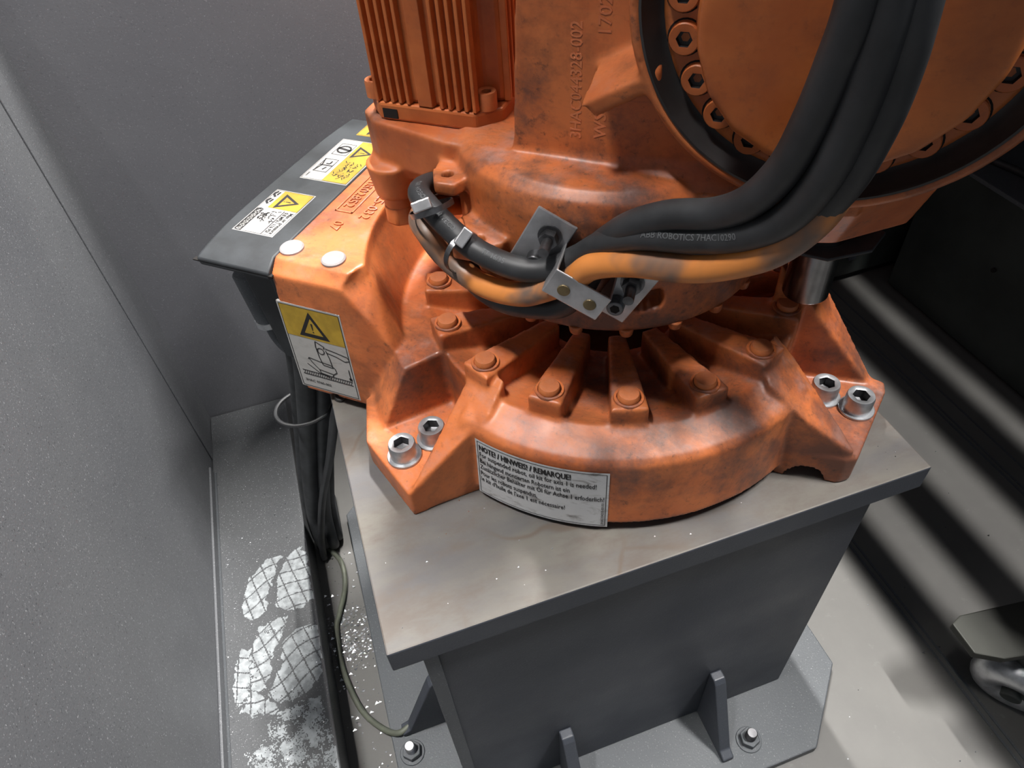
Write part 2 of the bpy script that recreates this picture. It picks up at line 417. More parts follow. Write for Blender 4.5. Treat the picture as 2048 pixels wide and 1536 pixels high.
# rear box: levels of a plan that hugs the ring
def boxring(z, ys, xs, ya, ra):
    a0 = 180-math.degrees(math.asin(ya/ra)); pts = [(-.505, -ys, z), (xs, -ys, z)]
    arc = [pol(ra, -a0+(2*a0-360)*i/14, z) for i in range(15)]
    return pts+arc+[(xs, ys, z), (-.505, ys, z)]
b.levels([boxring(.02, .273, -.345, .235, .352), boxring(.178, .264, -.288, .232, .366), boxring(.278, .257, -.370, .212, .402), boxring(.300, .236, -.357, .207, .405)])
base = b.build('base_casting', M_ORG, robot)
# openings: casting recesses under the rim, cut before the edges are rounded
cut = []
def cutter(m): o = m.build('cutter', M_HOLE, robot, smooth=0); cut.append(o)
cutter(MB().cyl(F2(.40, -.20, .0), F2(.40, -.07, .0), .030, n=24))
cutter(MB().cyl((-.44, -.31, .012), (-.44, -.22, .012), .014, n=16))
cast(base, .0036, 5, cut)
# screw plugs on the ribs
plug = MB().revolve([(0, 0), (.0165, 0), (.0165, .006), (.0145, .009), (0, .0092)], n=24).build('rib_plug', M_PLUG, base)
ring = MB().revolve([(.0172, -.002), (.0225, -.002), (.0215, .0012), (.0180, .0012)], n=24).build('plug_seat', M_ORG, base)
for k in range(16):
    if k in (7, 8, 9): pass
    p = pol(.296, 22.5*k, .2155)
    if k == 0: plug.location = Vector(p)*S; ring.location = Vector(p)*S
    else: copy(plug, base, p); copy(ring, base, p)
# mounting bolts with washers
bolt = MB()
bolt.revolve([(0, 0), (.0225, 0), (.0225, .028), (.0205, .031), (.0145, .031), (.0145, .0305)], n=32) if False else None
hexr = [(.0140*math.cos(rad(60*i)), .0140*math.sin(rad(60*i))) for i in range(6)]
def socket_head(R, H, r_hex, deep, n=36):
    """socket cap screw head: knurl-side cylinder with an open hexagonal socket"""
    m = MB(); vs = []
    def ringp(r, z): return [(r*math.cos(2*math.pi*i/n), r*math.sin(2*math.pi*i/n), z) for i in range(n)]
    def hexp(r, z):
        out = []
        for i in range(n):
            a = 2*math.pi*i/n; q = (a % (math.pi/3))-math.pi/6
            rr = r*math.cos(math.pi/6)/math.cos(q); out.append((rr*math.cos(a), rr*math.sin(a), z))
        return out
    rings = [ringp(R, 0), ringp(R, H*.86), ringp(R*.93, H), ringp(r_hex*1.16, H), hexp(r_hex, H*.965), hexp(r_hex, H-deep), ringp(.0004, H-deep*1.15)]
    m.levels(rings); m.m = [1 if min(f) >= 4*n else 0 for f in m.f]; return m  # second slot darkens the socket faces, painting shade into the recess
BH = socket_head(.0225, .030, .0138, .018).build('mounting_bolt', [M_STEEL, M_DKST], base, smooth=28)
WA = MB().revolve([(.012, 0), (.0285, 0), (.0285, .0035), (.0278, .0042), (.012, .0042)], n=36).build('washer', M_STEEL, base, smooth=28)
first = True
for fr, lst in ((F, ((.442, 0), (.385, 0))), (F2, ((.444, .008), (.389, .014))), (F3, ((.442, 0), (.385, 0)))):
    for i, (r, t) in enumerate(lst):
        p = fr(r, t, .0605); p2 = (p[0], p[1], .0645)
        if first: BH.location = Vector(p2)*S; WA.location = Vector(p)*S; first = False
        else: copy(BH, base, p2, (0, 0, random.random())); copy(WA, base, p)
# white plugs on the rear box
wp = MB().revolve([(0, 0), (.0205, 0), (.0205, .003), (.018, .0052), (0, .0058)], n=28).add([], []); wp = wp.build('plug_cap', M_WHT, base)
wp.location = Vector((-.489, -.207, .300))*S
for p in ((-.403, -.213, .300), (-.489, .207, .300), (-.403, .213, .300)): copy(wp, base, p)
# raised casting marks on the box top: read from the far end towards the near end
def flat(ox, oy, oz): return lambda x, y, z: (ox+y, oy-x, oz+z)
t = MB(); t.text('3HAC028525-032', .027, flat(-.428, .110, .2995), .005, sx=1.02); t.build('casting_mark', M_LET, base)
t = MB(); t.text('T0S02852', .026, flat(-.474, .036, .2995), .005); t.build('casting_mark', M_LET, base)
t = MB(); 
for y0, y1, x0, x1 in ((-.085, .045, -.482, -.479), (-.085, .045, -.449, -.446), (.042, .045, -.482, -.446), (-.085, -.082, -.482, -.446)): t.box(x0, x1, y0, y1, .298, .3016)
t.build('mark_frame', M_LET, base)
t = MB(); t.text('07', .027, flat(-.462, -.112, .2995), .005); t.build('casting_mark', M_LET, base)
t = MB(); t.text('c', .020, flat(-.472, .080, .2995), .005); t.revolve([(.013, .299), (.0165, .299), (.0165, .3018), (.013, .3018)], n=24, T=lambda x, y, z: (x-.467, y+.074, z)); t.build('casting_mark', M_LET, base)
# ---------------- stickers
def warn_tri(m, T, cx, cy, h, mi):
    w = h*1.12; o = [(cx-w/2, cy), (cx+w/2, cy), (cx, cy+h)]; k = .62; gy = cy+h*.36
    i = [(cx+(x-cx)*k, gy+(y-gy)*k) for x, y in o]
    vs = [T(x, y, .0006) for x, y in o+i]
    m.add(vs, [(0, 1, 4, 3), (1, 2, 5, 4), (2, 0, 3, 5)], mi)
    def bang(pts): m.add([T(cx+x*h, cy+y*h, .0006) for x, y in pts], [tuple(range(len(pts)))], mi)
    bang([(-.018, .30), (.018, .30), (.035, .52), (.03, .56), (-.03, .56), (-.035, .52)])
    bang([(.03*math.cos(a*.7854), .225+.03*math.sin(a*.7854)) for a in range(8)])
def rect(m, T, x0, x1, y0, y1, z, mi): m.add([T(x0, y0, z), T(x1, y0, z), T(x1, y1, z), T(x0, y1, z)], [(0, 1, 2, 3)], mi)
def outline(m, T, x0, x1, y0, y1, w, z, mi):
    rect(m, T, x0, x1, y0, y0+w, z, mi); rect(m, T, x0, x1, y1-w, y1, z, mi); rect(m, T, x0, x0+w, y0, y1, z, mi); rect(m, T, x1-w, x1, y0, y1, z, mi)
def line(m, T, pts, w, mi, z=.0006):
    w *= 2.0
    for (x0, y0), (x1, y1) in zip(pts, pts[1:]):
        dx, dy = x1-x0, y1-y0; L = math.hypot(dx, dy) or 1; nx, ny = -dy/L*w/2, dx/L*w/2
        m.add([T(x0+nx, y0+ny, z), T(x1+nx, y1+ny, z), T(x1-nx, y1-ny, z), T(x0-nx, y0-ny, z)], [(0, 1, 2, 3)], mi)
SM = [M_PAP, M_YEL, M_INK]
def slab(m, T, x0, x1, y0, y1, th=.0006, mi=0):
    vs = [T(x, y, z) for z in (-.004, 0) for x, y in ((x0, y0), (x1, y0), (x1, y1), (x0, y1))]
    m.add(vs, [(4, 5, 6, 7), (0, 1, 5, 4), (1, 2, 6, 5), (2, 3, 7, 6), (3, 0, 4, 7)], mi)
# side warning sticker (x along the box, y up the face); the face leans in with height
def side(x, y, z): return (-.511+x, -.2715+.0588*y-z-.0012, .030+y)
st = MB(); wS, hS = .128, .196
slab(st, side, 0, wS, 0, hS); outline(st, side, .003, wS-.003, .003, hS-.003, .0012, .0005, 2)
rect(st, side, .0042, wS-.0042, .125, hS-.0042, .0004, 1)
warn_tri(st, side, .063, .130, .056, 2)
rb = [[(.058, .110), (.060, .122), (.077, .113), (.074, .108)], [(.058, .110), (.060, .085), (.064, .068), (.084, .066), (.082, .088), (.078, .106)], [(.078, .110), (.098, .107), (.122, .102), (.125, .094), (.115, .090), (.098, .097), (.078, .101)],
      [(.035, .078), (.040, .068), (.052, .054), (.082, .050), (.090, .056), (.088, .066), (.080, .072), (.058, .074), (.036, .078), (.033, .074)], [(.052, .054), (.054, .046), (.078, .043), (.082, .050)], [(.028, .062), (.050, .046), (.075, .038)], [(.118, .072), (.118, .046)]]
for p in rb: line(st, side, p, .0009, 2)
line(st, side, [(.067+.007*math.cos(i*.6), .101+.007*math.sin(i*.6)) for i in range(12)], .0009, 2)
rect(st, side, .115, .121, .046, .052, .0006, 2)
line(st, side, [(.012, .043), (.12, .043)], .0009, 2); line(st, side, [(.012, .034), (.12, .034)], .0009, 2)
for i in range(22): line(st, side, [(.014+i*.0048, .034), (.018+i*.0048, .043)], .0005, 2)
st.text('3HAC 9760-002', .0085, lambda x, y, z: side(.012+x, .016+y, .0006), mi=2)
st.build('warning_sticker', SM, base, smooth=0, recalc=False)
# curved notice on the front skirt
def skirt(x, y, z):            # x 0..w along the arc from the left end, y up
    a = -105.2+math.degrees(x/.378)+.0; zz = .012+y; r = .3818-.058*(zz-.012)+.0016+z
    return pol(r, a, zz)
nt = MB(); wN, hN = .217, .128; N = 24
def grid(m, T, x0, x1, y0, y1, z, mi):
    vs = [T(x0+(x1-x0)*i/N, y, z) for y in (y0, y1) for i in range(N+1)]
    m.add(vs, [(i, i+1, N+2+i, N+1+i) for i in range(N)], mi)
grid(nt, skirt, 0, wN, 0, hN, 0, 0)
for y in (.0035, hN-.0045): grid(nt, skirt, .0035, wN-.0035, y, y+.001, .0004, 1)
for x in (.0035, wN-.0045): rect(nt, skirt, x, x+.001, .0035, hN-.0035, .0004, 1)
rows = [('NOTE! / HINWEIS! / REMARQUE!', .0175, .106, .153), ('For suspended robot, oil kit for axis 1 is needed!', .0148, .0915, .192), ('Bei h\u00e4ngend montierten Robotern ist ein', .0148, .0765, .152),
        ('Zus\u00e4tzlicher Beh\u00e4lter mit \u00d6l f\u00fcr Achse 1 erfoderlich!', .0148, .0625, .204), ('Pour les robots suspendus,', .0148, .047, .101), ("le kit d'huile de l'axe 1 est n\u00e9cessaire!", .0148, .033, .145)]
for body, size, y, w in rows:
    vs, _ = text_geo(body, size, 0, 'LEFT'); k = w/max(v[0] for v in vs)
    nt.text(body, size, lambda x, yy, z, y=y: skirt(.0065+x, y+yy, .0006), mi=1, sx=k)
    if size > .017: nt.text(body, size, lambda x, yy, z, y=y: skirt(.0073+x, y+yy, .0007), mi=1, sx=k)
nt.text('3HAC034255-001/01', .0062, lambda x, yy, z: skirt(wN-.0065-yy*.9, .006+x, .0006), mi=1)
nt.build('notice_sticker', [M_PAP2, M_INK], base, smooth=60, recalc=False)

# ---------------- black connector cover at the rear
cv = MB()
def cring(z, x1, ys, xc=.0): 
    n = 10; pts = [(-.5055, -ys, z)]
    for i in range(n+1):
        y = -ys+2*ys*i/n; bow = (1-(2*i/n-1)**4)*.03
        pts.append((x1-bow*xc, y, z))
    return pts+[(-.5055, ys, z)]
cv.levels([cring(.262, -.600, .235, 0), cring(.270, -.652, .262, .25), cring(.283, -.656, .262, .3), cring(.300, -.642, .236, .4)])
cover = cv.build('connector_cover', M_BLACK, robot, smooth=40, bevel=.003)
MB().levels([cring(.035, -.585, .222, 0), cring(.262, -.596, .236, 0)]).build('cover_body', M_BLACK, cover, smooth=40, bevel=.004)
MB().levels([[(-.5055, -.243, .020), (-.525, -.243, .020), (-.525, .243, .020), (-.5055, .243, .020)], [(-.5055, -.245, .270), (-.525, -.245, .270), (-.525, .245, .270), (-.5055, .245, .270)]]).build('seal_frame', M_BLACK, cover, smooth=0, bevel=.003)
MB().box(-.665, -.50, -.262, -.254, .276, .2785).build('cover_seam', M_HOLE, cover, smooth=0)
def lid(ox, oy): return lambda x, y, z: (ox+y, oy-x, .3004+z)
# air-pressure sticker: x towards the near end, y towards the front
s1 = MB(); T1 = lid(-.628, -.054); w1, h1 = .136, .086
slab(s1, T1, 0, w1, 0, h1); outline(s1, T1, .002, w1-.002, .002, h1-.002, .0007, .0004, 2)
rect(s1, T1, .003, .058, .020, h1-.003, .0004, 1); warn_tri(s1, T1, .034, .030, .042, 2)
line(s1, T1, [(.066, .004), (.132, .004), (.134, .010), (.132, .016), (.066, .016), (.064, .010), (.066, .004)], .0009, 2)
for i in range(6): s1.text(str(i+1), .009, lambda x, y, z, i=i: T1(.0685+i*.0108+x, .0066+y, .0006), mi=2); line(s1, T1, [(.071+i*.0108+.0046*math.cos(a*.7), .010+.0046*math.sin(a*.7)) for a in range(10)], .0006, 2)
for k, x0 in enumerate((.006, .030)):
    line(s1, T1, [(x0, .008), (x0+.010, .004), (x0+.018, .012)], .0022, 2); line(s1, T1, [(x0+.002, .014), (x0+.012, .012)], .0018, 2)
rnd = random.Random(3)
for i in range(46):
    x0, y0 = rnd.uniform(.066, .100), rnd.uniform(.022, .054); line(s1, T1, [(x0, y0), (x0+rnd.uniform(-.008, .008), y0+rnd.uniform(-.006, .006))], .0008, 2)
line(s1, T1, [(.062, .060), (.134, .060)], .0007, 2)
s1.text('Max air pressure', .0112, lambda x, y, z: T1(.064+x, .0735+y, .0006), mi=2, sx=.86); s1.text('0.8 MPa / 116 PSI', .0112, lambda x, y, z: T1(.064+x, .063+y, .0006), mi=2, sx=.80)
s1.build('air_pressure_sticker', SM, cover, smooth=0, recalc=False)['label'] = 'yellow and white air pressure sticker'
def big_sticker(oy):
    s2 = MB(); T2 = lid(-.612, oy); w2, h2 = .158, .104
    slab(s2, T2, 0, w2, 0, h2); outline(s2, T2, .002, w2-.002, .002, h2-.002, .0007, .0004, 2)
    rect(s2, T2, .003, w2-.003, .048, h2-.003, .0004, 1); warn_tri(s2, T2, .044, .054, .040, 2)
    outline(s2, T2, .018, .062, .010, .044, .0012, .0005, 2)
    line(s2, T2, [(.040+.013*math.cos(a*.5), .027+.014*math.sin(a*.5)) for a in range(14)], .002, 2); line(s2, T2, [(.036, .012), (.042, .042)], .003, 2)
    outline(s2, T2, .080, .128, .010, .040, .0012, .0005, 2); line(s2, T2, [(.104, .010), (.104, .040)], .0012, 2); line(s2, T2, [(.080, .010), (.104, .016), (.128, .010)], .0012, 2)
    line(s2, T2, [(.088, .030), (.098, .030), (.098, .022)], .0016, 2); line(s2, T2, [(.110, .030), (.120, .026)], .0016, 2)
    for i in range(60):
        x0, y0 = rnd.uniform(.082, .142), rnd.uniform(.056, .092); line(s2, T2, [(x0, y0), (x0+rnd.uniform(-.009, .009), y0+rnd.uniform(-.006, .006))], .0008, 2)
    s2.text('3HAC', .006, lambda x, y, z: T2(.134+x, .006+y, .0006), mi=2)
    return s2.build('manual_sticker', SM, cover, smooth=0, recalc=False)
big_sticker(.153); 
s3 = MB(); T3 = lid(-.595, .235); slab(s3, T3, 0, .060, 0, .08, mi=1); outline(s3, T3, .002, .058, .002, .078, .0007, .0004, 2); warn_tri(s3, T3, .030, .020, .044, 2); s3.build('hazard_sticker', SM, cover, smooth=0, recalc=False)
# plug and lead at the back of the cover
MB().cyl((-.618, -.20, .100), (-.628, -.20, .215), .022, .024, n=20).build('connector_plug', M_BASEP, cover, smooth=40, bevel=.003)
MB().tube([(-.617, -.20, .105), (-.612, -.20, .06), (-.60, -.19, .02), (-.57, -.17, .0)], .012).build('plug_lead', M_BASEP, cover, smooth=60)
MB().revolve([(.012, .095), (.024, .095), (.024, .108), (.012, .108)], n=18, T=lambda x, y, z: (x-.618, y-.20, z)).build('plug_collar', M_STEEL, cover)

# ---------------- turret casting
t = MB()
t.revolve([(0, .286), (.230, .286), (.237, .290), (.2405, .470), (.236, .492), (.220, .506), (0, .512)], n=96)
def colpoly(s0, y): return [(-.10+s0, -y), (.16, -y), (.34, -y+.02), (.40, 0), (.34, y-.02), (-.10+s0, y)]
t.prism(colpoly(0, .156), .47, 1.15, top=colpoly(.045, .142))
t.prism([(-.10, .50), (.30, .50), (.30, .585), (-.10, .585)], -.1, .1) if False else None
# fillet along the foot of the column
t.levels([[(-.098, -.162, .495), (-.098, -.150, .520), (-.098, -.10, .495)], [(.30, -.190, .495), (.30, -.150, .545), (.30, -.10, .495)]])
# motor shelf reaching back
shelf = [(-.150, -.150), (-.205, -.148), (-.270, -.132), (-.340, -.116), (-.372, -.088), (-.378, 0), (-.372, .088), (-.340, .116), (-.270, .132), (-.205, .148), (-.10, .15), (-.10, -.15)]
t.levels([[(x*.955-.012, y*.90, .410) for x, y in shelf], [(x, y*.985, .432) for x, y in shelf], [(x, y, .500) for x, y in shelf]])
# pinion boss under the shelf
t.cyl((-.332, -.098, .372), (-.332, -.098, .43), .034, .042, n=28)
# axis-2 bearing housing
AX, AZ = .273, .726
def yrev(x, y, z): return (AX+x, z, AZ+y)
t.revolve([(0, .21), (.205, .21), (.205, -.160), (.2115, -.168), (.2115, -.200), (.204, -.206), (.196, -.203), (.186, -.178), (0, -.176)], n=96, T=yrev)
t.levels([[(.10, -.08, .366), (.22, -.06, .366), (.31, -.025, .366), (.376, .028, .366), (.39, .10, .372), (.30, .16, .372), (.10, .16, .372)],
          [(.10, -.12, .40), (.22, -.115, .40), (.33, -.085, .40), (.415, -.01, .40), (.43, .08, .405), (.33, .18, .405), (.10, .18, .405)],
          [(.10, -.15, .54), (.24, -.165, .54), (.36, -.155, .54), (.445, -.06, .54), (.46, .06, .54), (.35, .19, .54), (.10, .19, .54)],
          [(.10, -.15, .64), (.24, -.165, .64), (.36, -.155, .64), (.445, -.06, .64), (.46, .06, .64), (.35, .19, .64), (.10, .19, .64)]])
# web between column and housing
t.levels([[(.030, -.200, .586), (.105, -.200, .630), (.105, -.130, .655), (.030, -.130, .630)], [(.012, -.202, .603), (.100, -.202, .650), (.100, -.130, .690), (.022, -.130, .650)]])
# hose lugs on the drum
def lug(pts, h): t.levels([[(x, y, z-h) for x, y, z in pts], pts])
lug([(-.150, -.165, .424), (-.075, -.205, .420), (-.082, -.240, .418), (-.115, -.262, .416), (-.150, -.262, .414), (-.172, -.215, .418)], .024)
lug([(-.18, -.10, .470), (-.150, -.165, .472), (-.166, -.206, .472), (-.196, -.208, .472), (-.214, -.176, .472), (-.222, -.12, .470)], .020)
tur = t.build('turret_casting', M_ORG2, robot)
cut = []
def slot(a, z, wa, h):
    m = MB(); pts = []
    for i in range(20):
        an = 2*math.pi*i/20; u = math.copysign(abs(math.cos(an))**.6, math.cos(an))*wa; v = math.copysign(abs(math.sin(an))**.75, math.sin(an))*h
        pts.append((u, v))
    m.levels([[frame(a)(r, u, z+v) for u, v in pts] for r in (.19, .28)]); cutter(m)
slot(-61.5, .343, .023, .0185)
cutter(MB().cyl((-.118, -.240, .38), (-.118, -.240, .44), .0085, n=14)); cutter(MB().cyl((-.188, -.180, .43), (-.188, -.180, .49), .0085, n=14))
cast(tur, .0036, 6, cut)
pg = None
for k in range(12):
    p = pol(.230, -157.5+k*18, .288)
    if pg is None: pg = MB().cyl((0, 0, -.010), (0, 0, .004), .009, .011, n=14).build('rim_stud', M_ORG2, tur, bevel=.002); pg.location = Vector(p)*S
    else: copy(pg, tur, p)
MB().cyl((-.332, -.098, .352), (-.332, -.098, .374), .025, n=24).build('boss_collar', M_PLUG, tur, bevel=.002)
MB().cyl((-.332, -.098, .322), (-.332, -.098, .355), .0285, .0275, n=8, rot=.2).build('drain_plug', M_PLUG, tur, smooth=20, bevel=.004)
# raised marks on the column face, reading upward
def face(ox, oz): return lambda x, y, z: (ox-y, -.1535+.0235*(oz+x-.47)/.68*0-z+.0139*(oz+x-.47)/.68*1, oz+x)
tm = MB(); tm.text('3HAC044328-002', .021, face(-.002, .536), .006, sx=.90); tm.build('casting_mark', M_LET, tur)
tm = MB(); tm.text('WS', .022, face(.030, .540), .006); tm.build('casting_mark', M_LET, tur)
tm = MB(); tm.text('1702', .022, face(.032, .662), .006); tm.build('casting_mark', M_LET, tur)
# steel stop pin with its dark shield
pin = MB().cyl((.315, 0, .250), (.315, 0, .385), .0345, n=40).build('stop_pin', M_PIN, robot, bevel=.003)
tag(pin, 'bright turned steel stop pin')
MB().prism([(.27, -.055), (.33, -.060), (.385, -.02), (.40, .03), (.36, .055), (.27, .05)], .352, .357).build('pin_shield', M_BLACK, robot, bevel=.0015)

# ---------------- axis-1 motor
def rr(hx, hy, c): return [(-hx+c, -hy), (hx-c, -hy), (hx, -hy+c), (hx, hy-c), (hx-c, hy), (-hx+c, hy), (-hx, hy-c), (-hx, -hy+c)]
MX = -.250
mot = MB().prism([(x+MX, y) for x, y in rr(.108, .109, .030)], .500, .526).build('motor', M_ORG3, robot, smooth=0, bevel=.004)
notch = [(-.070, -.100), (.070, -.100), (.076, -.070), (.104, -.062), (.104, .062), (.076, .070), (.070, .100), (-.070, .100), (-.076, .070), (-.104, .062), (-.104, -.062), (-.076, -.070)]
body = MB().prism([(x+MX, y) for x, y in notch], .526, 1.02).build('motor_body', M_ORG3, mot, smooth=0, bevel=.006)
MB().prism([(x+MX, y) for x, y in rr(.108, .109, .03)], 1.02, 1.06).build('motor_cap', M_ORG3, mot, smooth=0, bevel=.006)
fin = None
def addfin(x, y, rz):
    global fin
    if fin is None: fin = MB().prism([(-.0042, 0), (.0042, 0), (.0026, -.010), (-.0026, -.010)], .527, 1.015).build('cooling_fin', M_ORG3, mot, smooth=0, bevel=.0012, seg=2); o = fin
    else: o = copy(fin, mot)
    o.location = Vector((x, y, 0))*S; o.rotation_euler = (0, 0, rz)
for s in (-1, 1):
    for i in range(5):
        addfin(MX-.079+i*.0128, s*.0985, 0 if s < 0 else math.pi); addfin(MX+.026+i*.0128, s*.0985, 0 if s < 0 else math.pi)
    for i in range(10): addfin(MX+s*.1025, -.056+i*.0125, rad(90*s))
MB().prism([(MX-.014, -.0985), (MX+.014, -.0985), (MX+.011, -.1085), (MX-.011, -.1085)], .527, 1.015).build('plate_rib', M_ORG3, mot, smooth=0, bevel=.001)
ms = socket_head(.0148, .024, .0078, .012, 24).build('flange_screw', [M_PLUG, M_PLUG], mot, smooth=28)
ms.location = Vector((MX+.086, -.084, .526))*S
for p in ((MX-.092, -.088, .526), (MX-.092, .088, .526), (MX+.086, .084, .526)): copy(ms, mot, p)
MB().box(MX-.072, MX-.048, -.1102, -.100, .504, .518).build('vent_slot', M_HOLE, mot, smooth=0)

# ---------------- lower arm at axis 2
a = MB()
a.revolve([(0, -.15), (.178, -.15), (.178, -.186), (.174, -.190), (0, -.190)], n=80, T=yrev)
arm = [(-.137, .0), (-.134, -.03), (-.118, -.072), (-.088, -.108), (-.048, -.130), (0, -.137), (.048, -.130), (.088, -.106), (.118, -.070), (.134, -.03), (.138, .0), (.145, .16), (.15, .60), (-.11, .60), (-.128, .16)]
a.levels([[(AX+.004+x*k, y, AZ+z*k) for x, z in arm] for y, k in ((-.185, 1.04), (-.212, 1.0), (-.250, .985), (-.262, .95))])
la = a.build('lower_arm', M_ORG3, robot)
cast(la, .0036, 7)
MB().revolve([(.1770, -.1720), (.1900, -.1760), (.1985, -.2000), (.1985, -.2055), (.1955, -.2062), (.1850, -.1850), (.1770, -.1825)], n=96, T=yrev).build('grease_ring', M_GREASE, tur, smooth=60)
cb = None
for i in range(22):
    an = -165+16.4*i
    p = (AX+.1555*math.cos(rad(an)), -.1895, AZ-.003+.1555*math.sin(rad(an)))
    if cb is None:
        cb = socket_head(.0165, .008, .0088, .007, 24).build('arm_bolt', [M_ORG3, M_GREASE], la, smooth=28); cb.location = Vector(p)*S; cb.rotation_euler = (rad(90), 0, 0)
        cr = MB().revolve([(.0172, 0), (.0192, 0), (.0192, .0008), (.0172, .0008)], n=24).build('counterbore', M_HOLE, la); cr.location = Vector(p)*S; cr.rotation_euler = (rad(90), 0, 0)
    else: copy(cb, la, p, (rad(90), 0, 0)); copy(cr, la, p, (rad(90), 0, 0))
# ---------------- hose clamp bracket on the drum
cn = Vector((.034, -.2365, .405)); nn = Vector((.127, -.992, 0)).normalized(); d1 = Vector((.87, .111, -.48)).normalized(); d1 = (d1-nn*d1.dot(nn)).normalized(); d2 = d1.cross(nn)
if d2.z < 0: d2 = -d2
def BT(a, b_, h): return tuple(cn+d1*a+d2*b_+nn*h)
def bslab(m, a0, a1, b0, b1, h0, h1): m.levels([[BT(a0, b0, h), BT(a1, b0, h), BT(a1, b1, h), BT(a0, b1, h)] for h in (h0, h1)])
br = MB(); bslab(br, -.040, .040, -.022, .020, .060, .0635)
bslab(br, -.040, -.0365, -.022, .020, .002, .062); bslab(br, .0365, .040, -.022, .020, .002, .062)
bracket = br.build('hose_clamp', M_BRKT, robot, smooth=0, bevel=.002)
for s in (-1, 1):
    f = MB(); a0, a1 = (-.094, -.037) if s < 0 else (.037, .088)
    bslab(f, a0, a1, -.050, .048, .004, .0075); f.build('clamp_flange', M_BRKT, bracket, smooth=0, bevel=.004)
    for bb, kind in ((.018, 0), (-.022, 1)):
        q = MB(); a = s*.062
        if kind == 0:
            q.cyl(BT(a, bb, .0075), BT(a, bb, .010), .016, n=20); q.cyl(BT(a, bb, .010), BT(a, bb, .022), .0125, n=6); q.cyl(BT(a, bb, .02), BT(a, bb, .046), .0072, n=14)
            q.build('clamp_nut', M_DKST, bracket, smooth=30)
        else:
            q.cyl(BT(a, bb, .0075), BT(a, bb, .024), .0125, .0115, n=20); q.build('clamp_screw', M_DKST, bracket, smooth=30, bevel=.0015)
            MB().cyl(BT(a, bb, .0238), BT(a, bb, .0246), .0068, n=6).build('screw_socket', M_HOLE, bracket, smooth=0)
for a in (-.017, .021):
    MB().cyl(BT(a, -.003, .0635), BT(a, -.003, .0652), .0085, n=20).build('clamp_rivet', M_RIV, bracket, bevel=.0008)

# ================================================================== CABLES ON THE ROBOT
def RL(p):                       # robot-local point to layout world
    c, s = math.cos(RZ), math.sin(RZ); return (OX+p[0]*c-p[1]*s, OY+p[0]*s+p[1]*c, p[2])
def cable(name, pts, r, mat, label, group=None, local=True, n=16, cat='cable'):
    o = MB().tube([RL(p) for p in pts] if local else pts, r, n=n).build(name, mat, world=True, smooth=60, recalc=True)
    return tag(o, label, cat, group)
cable('orange_cable', [(-.232, -.080, .355), (-.240, -.145, .390), (-.229, -.205, .408), (-.202, -.234, .405), (-.176, -.240, .376), (-.136, -.250, .357), (-.092, -.264, .355), (-.044, -.275, .366), (-.006, -.276, .386), (.030, -.278, .412), (.060, -.288, .446), (.110, -.300, .470), (.179, -.316, .490), (.230, -.326, .517), (.265, -.334, .548), (.292, -.338, .592), (.304, -.336, .642), (.306, -.335, .70), (.302, -.335, .78), (.300, -.33, .90), (.30, -.31, 1.32)], .0170, M_OCAB,
      'orange hose strapped around the turret, smudged grey, passing through the steel clamp')
cable('black_cable', [(-.230, -.080, .395), (-.236, -.135, .425), (-.226, -.200, .448), (-.188, -.238, .450), (-.146, -.252, .427), (-.106, -.262, .412), (-.053, -.272, .407), (-.010, -.268, .410), (.030, -.258, .432), (.066, -.274, .470), (.116, -.296, .506), (.174, -.312, .525), (.224, -.328, .549), (.262, -.344, .585), (.284, -.358, .637), (.294, -.369, .698), (.297, -.378, .749), (.297, -.384, .80), (.29, -.385, .92), (.28, -.35, 1.32)], .0165, M_RUB,
      'black printed cable above the orange hose, running through the clamp and up the arm', 'black cables of the robot')
cable('black_cable', [(.005, -.257, .37), (.028, -.254, .415), (.062, -.262, .462), (.103, -.290, .513), (.148, -.303, .543), (.195, -.318, .563), (.227, -.334, .592), (.252, -.350, .639), (.264, -.362, .689), (.272, -.373, .743), (.276, -.384, .80), (.27, -.385, .92), (.245, -.33, 1.32)], .0170, M_RUB,
      'topmost black cable of the bundle sweeping up in front of the disc', 'black cables of the robot')
cable('black_cable', [(-.20, -.16, .345), (-.150, -.212, .322), (-.110, -.240, .322), (-.070, -.256, .328), (-.030, -.261, .336), (.006, -.262, .348), (.034, -.262, .380), (.058, -.262, .43), (.11, -.276, .462), (.179, -.300, .50), (.235, -.318, .535), (.278, -.330, .575), (.303, -.345, .628), (.314, -.358, .69), (.316, -.368, .745), (.312, -.378, .80), (.305, -.38, .92), (.325, -.345, 1.32)], .0165, M_RUB,
      'black cable hugging the drum under the orange hose, rightmost of the rising bundle', 'black cables of the robot')
